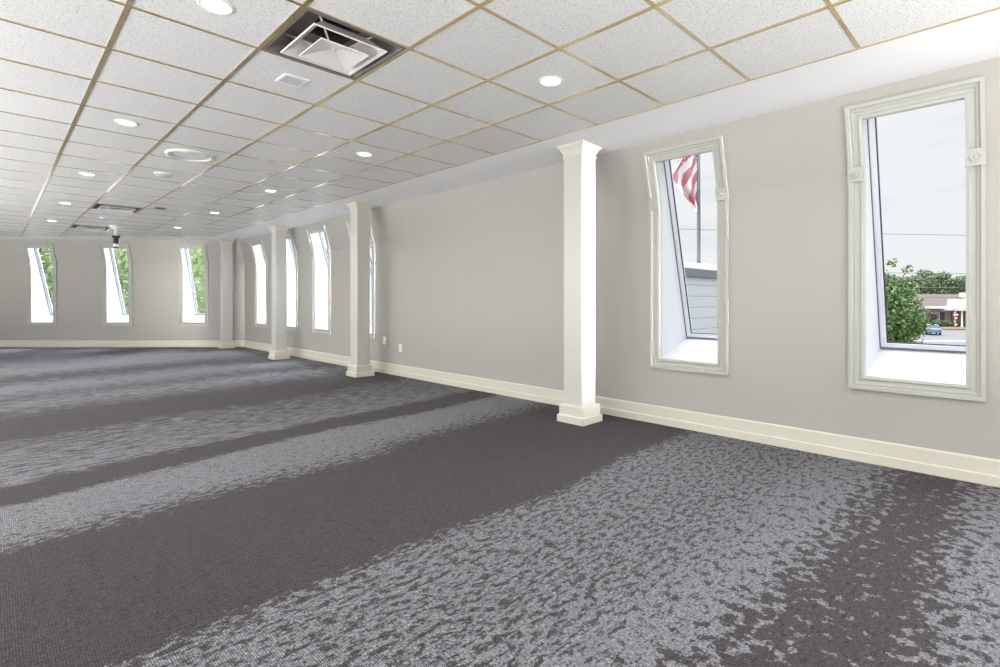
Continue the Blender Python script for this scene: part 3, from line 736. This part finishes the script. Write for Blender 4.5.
# cloth droops beside the pole in folds (toward the viewer's left)
nu, nv = 40, 44
vs, fs, uvs = [], [], []
left = Vector((-C_, S_, 0)); fwd = Vector((S_, C_, 0))
def fw(t):                                                       # width of the hanging cloth, t = 0 foot .. 1 head
    pts = [(0, .05), (.12, .22), (.30, .46), (.48, .60), (.66, .46), (.84, .24), (1, .12)]
    for (a, p), (b, q) in zip(pts, pts[1:]):
        if a <= t <= b: return p + (q-p)*(t-a)/(b-a)
for i in range(nu+1):
    u = i/nu
    for j in range(nv+1):
        t = j/nv
        k = min(1, u*3)
        x = fw(t)*u + .012*math.sin(t*19+u*5)*k
        fold = .085*math.sin(u*11 + t*2.5)*k*(1.15-t*.6) + .03*math.sin(u*23+t*6)*k
        z = 1.38 + 1.75*t - .16*u*(1-t) + .05*math.sin(u*9+t*3)*k
        vs.append(left*(.03 + x) + fwd*fold + Vector((0, 0, z))); uvs.append((.7, (.50*u + .95*t)*.62 + .10))
me = bpy.data.meshes.new('flag'); 
fs = [(i*(nv+1)+j, (i+1)*(nv+1)+j, (i+1)*(nv+1)+j+1, i*(nv+1)+j+1) for i in range(nu) for j in range(nv)]
me.from_pydata([tuple(p) for p in vs], [], fs); uvl = me.uv_layers.new()
for p in me.polygons:
    p.use_smooth = True
    for li in p.loop_indices: uvl.data[li].uv = uvs[me.loops[li].vertex_index]
me.materials.append(flag_mat())
fo = bpy.data.objects.new('flag', me); COL.objects.link(fo); fo.location = (FPX, FPY, fpz)
sm = fo.modifiers.new('thick', 'SOLIDIFY'); sm.thickness = .004
tag(fo, 'drooping red and white striped flag hanging from the dark pole', 'flag')

# overhead power lines between poles out of frame
pa, pb_ = at(52, 15, GZ), at(58, 95, GZ)
for k, (p, lab) in enumerate(((pa, 'wooden utility pole hidden left of the nearest window'), (pb_, 'wooden utility pole out of frame to the right'))):
    t = empty('utility_pole', p, RZ, label=lab, cat='utility pole')
    m = MB(); m.tube([(0, 0, 0), (0, 0, 13)], [.17, .11], 10); m.build('pole', M['bark'], t)
    m = MB(); m.box(-.06, .06, -1.2, 1.2, 12.2, 12.4); m.build('crossarm', M['bark'], t)
for k, (za, sag, lab) in enumerate(((12.35, .4, 'highest thin overhead cable crossing the sky of the nearest window'), (8.4, .5, 'second overhead cable, just above the tree line'),
                                   (6.9, .5, 'third overhead cable, crossing the far trees'), (5.9, .5, 'lowest overhead cable, in front of the house roof'))):
    A = pa + Vector((0, 0, za)); B = pb_ + Vector((0, 0, za))
    m = MB(); m.tube([A.lerp(B, t/24) - Vector((0, 0, sag*4*(t/24)*(1-t/24))) for t in range(25)], .028, 5)
    tag(m.build('overhead_cable', M['wire']), lab, 'cable', 'overhead power cables')

# ------------------------------------------------------------------ light
w = bpy.data.worlds.new('overcast_sky'); sc.world = w; w.use_nodes = True; nt = w.node_tree
bg = nt.nodes['Background']; tc = nt.nodes.new('ShaderNodeTexCoord')
sp = nt.nodes.new('ShaderNodeSeparateXYZ'); nt.links.new(tc.outputs['Generated'], sp.inputs[0])
mp = nt.nodes.new('ShaderNodeVectorMath'); mp.operation = 'MULTIPLY'; mp.inputs[1].default_value = (2.2, 2.2, 9); nt.links.new(tc.outputs['Generated'], mp.inputs[0])
cl = noise(nt, mp.outputs[0], 1.6, 5, .55)
cr = nt.nodes.new('ShaderNodeValToRGB'); nt.links.new(cl, cr.inputs[0])
cr.color_ramp.elements[0].position = .36; cr.color_ramp.elements[0].color = (.83, .84, .88, 1)
cr.color_ramp.elements[1].position = .52; cr.color_ramp.elements[1].color = (.97, .96, .97, 1)
# overcast sky: brighter towards the zenith
zen = nt.nodes.new('ShaderNodeMapRange'); zen.inputs[1].default_value = .28; zen.inputs[2].default_value = .85; zen.inputs[3].default_value = 1.0; zen.inputs[4].default_value = 4.5
nt.links.new(sp.outputs[2], zen.inputs[0])
nt.links.new(cr.outputs[0], bg.inputs[0]); nt.links.new(zen.outputs[0], bg.inputs[1])

def area(name, loc, rot, sx, sy, power, col=(1, 1, 1), shape='RECTANGLE', spread=PI):
    l = bpy.data.lights.new(name, 'AREA'); l.shape = shape; l.size = sx; l.size_y = sy; l.energy = power; l.color = col; l.spread = spread
    o = bpy.data.objects.new(name, l); COL.objects.link(o); o.location = loc; o.rotation_euler = rot; return o
# the sun, veiled by cloud, high beyond the window wall
sl = bpy.data.lights.new('veiled_sun', 'SUN'); sl.energy = 6.5; sl.angle = math.radians(60); sl.color = (1, .985, .97)
so = bpy.data.objects.new('veiled_sun', sl); COL.objects.link(so)
so.rotation_euler = Vector((-.78, -.32, -.52)).to_track_quat('-Z', 'Y').to_euler()
# the downlights' own light
for k, (i, j) in enumerate(DLS + [(-1.5, -2.5), (-1.5, 2.5), (-1.5, 6.5), (-1.5, 10.5), (-1.5, 14.5), (1.5, -4.5), (4.5, -5.5), (-4.5, 0), (-4.5, 5), (-4.5, 10), (-4.5, 16)]):
    x, y, z = cell(i, j)
    area('downlight_lamp', (x, y, H-.012), (0, 0, 0), .10, .10, 9, (1, .965, .91), 'DISK', 2.6)
# added narrow lamp behind the viewer, brightening the closest column along the window wall
area('added_column_fill', (4.03, -5.6, 1.4), (PI/2, 0, 0), .2, 2.0, 16, (1, .99, .97), spread=math.radians(12))
# added lamps in the unseen left wall's windows, standing in for daylight
for n, y in left_win[2:10]:
    area('added_window_fill', l_map(y, .12, 1.5), (0, -PI/2, 0), 1.6, .5, 27, (.96, .98, 1.0))
for n, y in hidden_right:  # same added lamps in the long wall's out-of-view windows
    area('added_window_fill', r_map(-y, .10, 1.5), (0, PI/2, 0), 1.6, .5, 35, (.96, .98, 1.0))
# added lamps outside the far windows, to brighten floor and reveals
for y in (5.108, 6.611, 8.008, 9.591):
    area('added_outside_fill', (XW+1.7, y-.25, 2.75), Vector((-1, 0, -.42)).to_track_quat('-Z', 'Y').to_euler(), .9, .7, 170, (.93, .96, 1.0))
for n, a in far_win:
    area('added_outside_fill', at(D_FAR+1.7, a, 2.75), Vector((-S_, -C_, -.42)).to_track_quat('-Z', 'Y').to_euler(), .7, .7, 170, (.93, .96, 1.0))
# added upward lamps without fixtures, out of view, to brighten the ceiling
for x, y, p in ((-2.6, -3.5, 80), (-2.8, 0.0, 160), (-2.8, 3.5, 185), (-2.8, 7.0, 150), (-2.8, 10.5, 100), (-2.8, 14.0, 30), (.6, -4.7, 150), (2.9, -4.5, 72)):
    area('added_ceiling_fill', (x, y, .4), (PI, 0, 0), 1.4, 1.4, p*1.15, (1, .985, .965))

# ------------------------------------------------------------------ camera
cam = bpy.data.cameras.new('camera'); co = bpy.data.objects.new('camera', cam); COL.objects.link(co)
co.location = (CX, CY, EYE); co.rotation_euler = (PI/2, 0, -YAW)
cam.sensor_fit = 'HORIZONTAL'; cam.sensor_width = 36; cam.lens = F_PX/1000*36; cam.shift_y = -(333.5-HORIZON)/1000
cam.clip_start = .05; cam.clip_end = 600
sc.camera = co
vs_ = sc.view_settings; vs_.view_transform = 'Standard'; vs_.look = 'None'; vs_.gamma = 1; vs_.use_curve_mapping = False; vs_.exposure = 0
sc.cycles.use_denoising = True
sc.cycles.max_bounces = 10; sc.cycles.diffuse_bounces = 6; sc.cycles.transparent_max_bounces = 16
sc.cycles.sample_clamp_indirect = 6
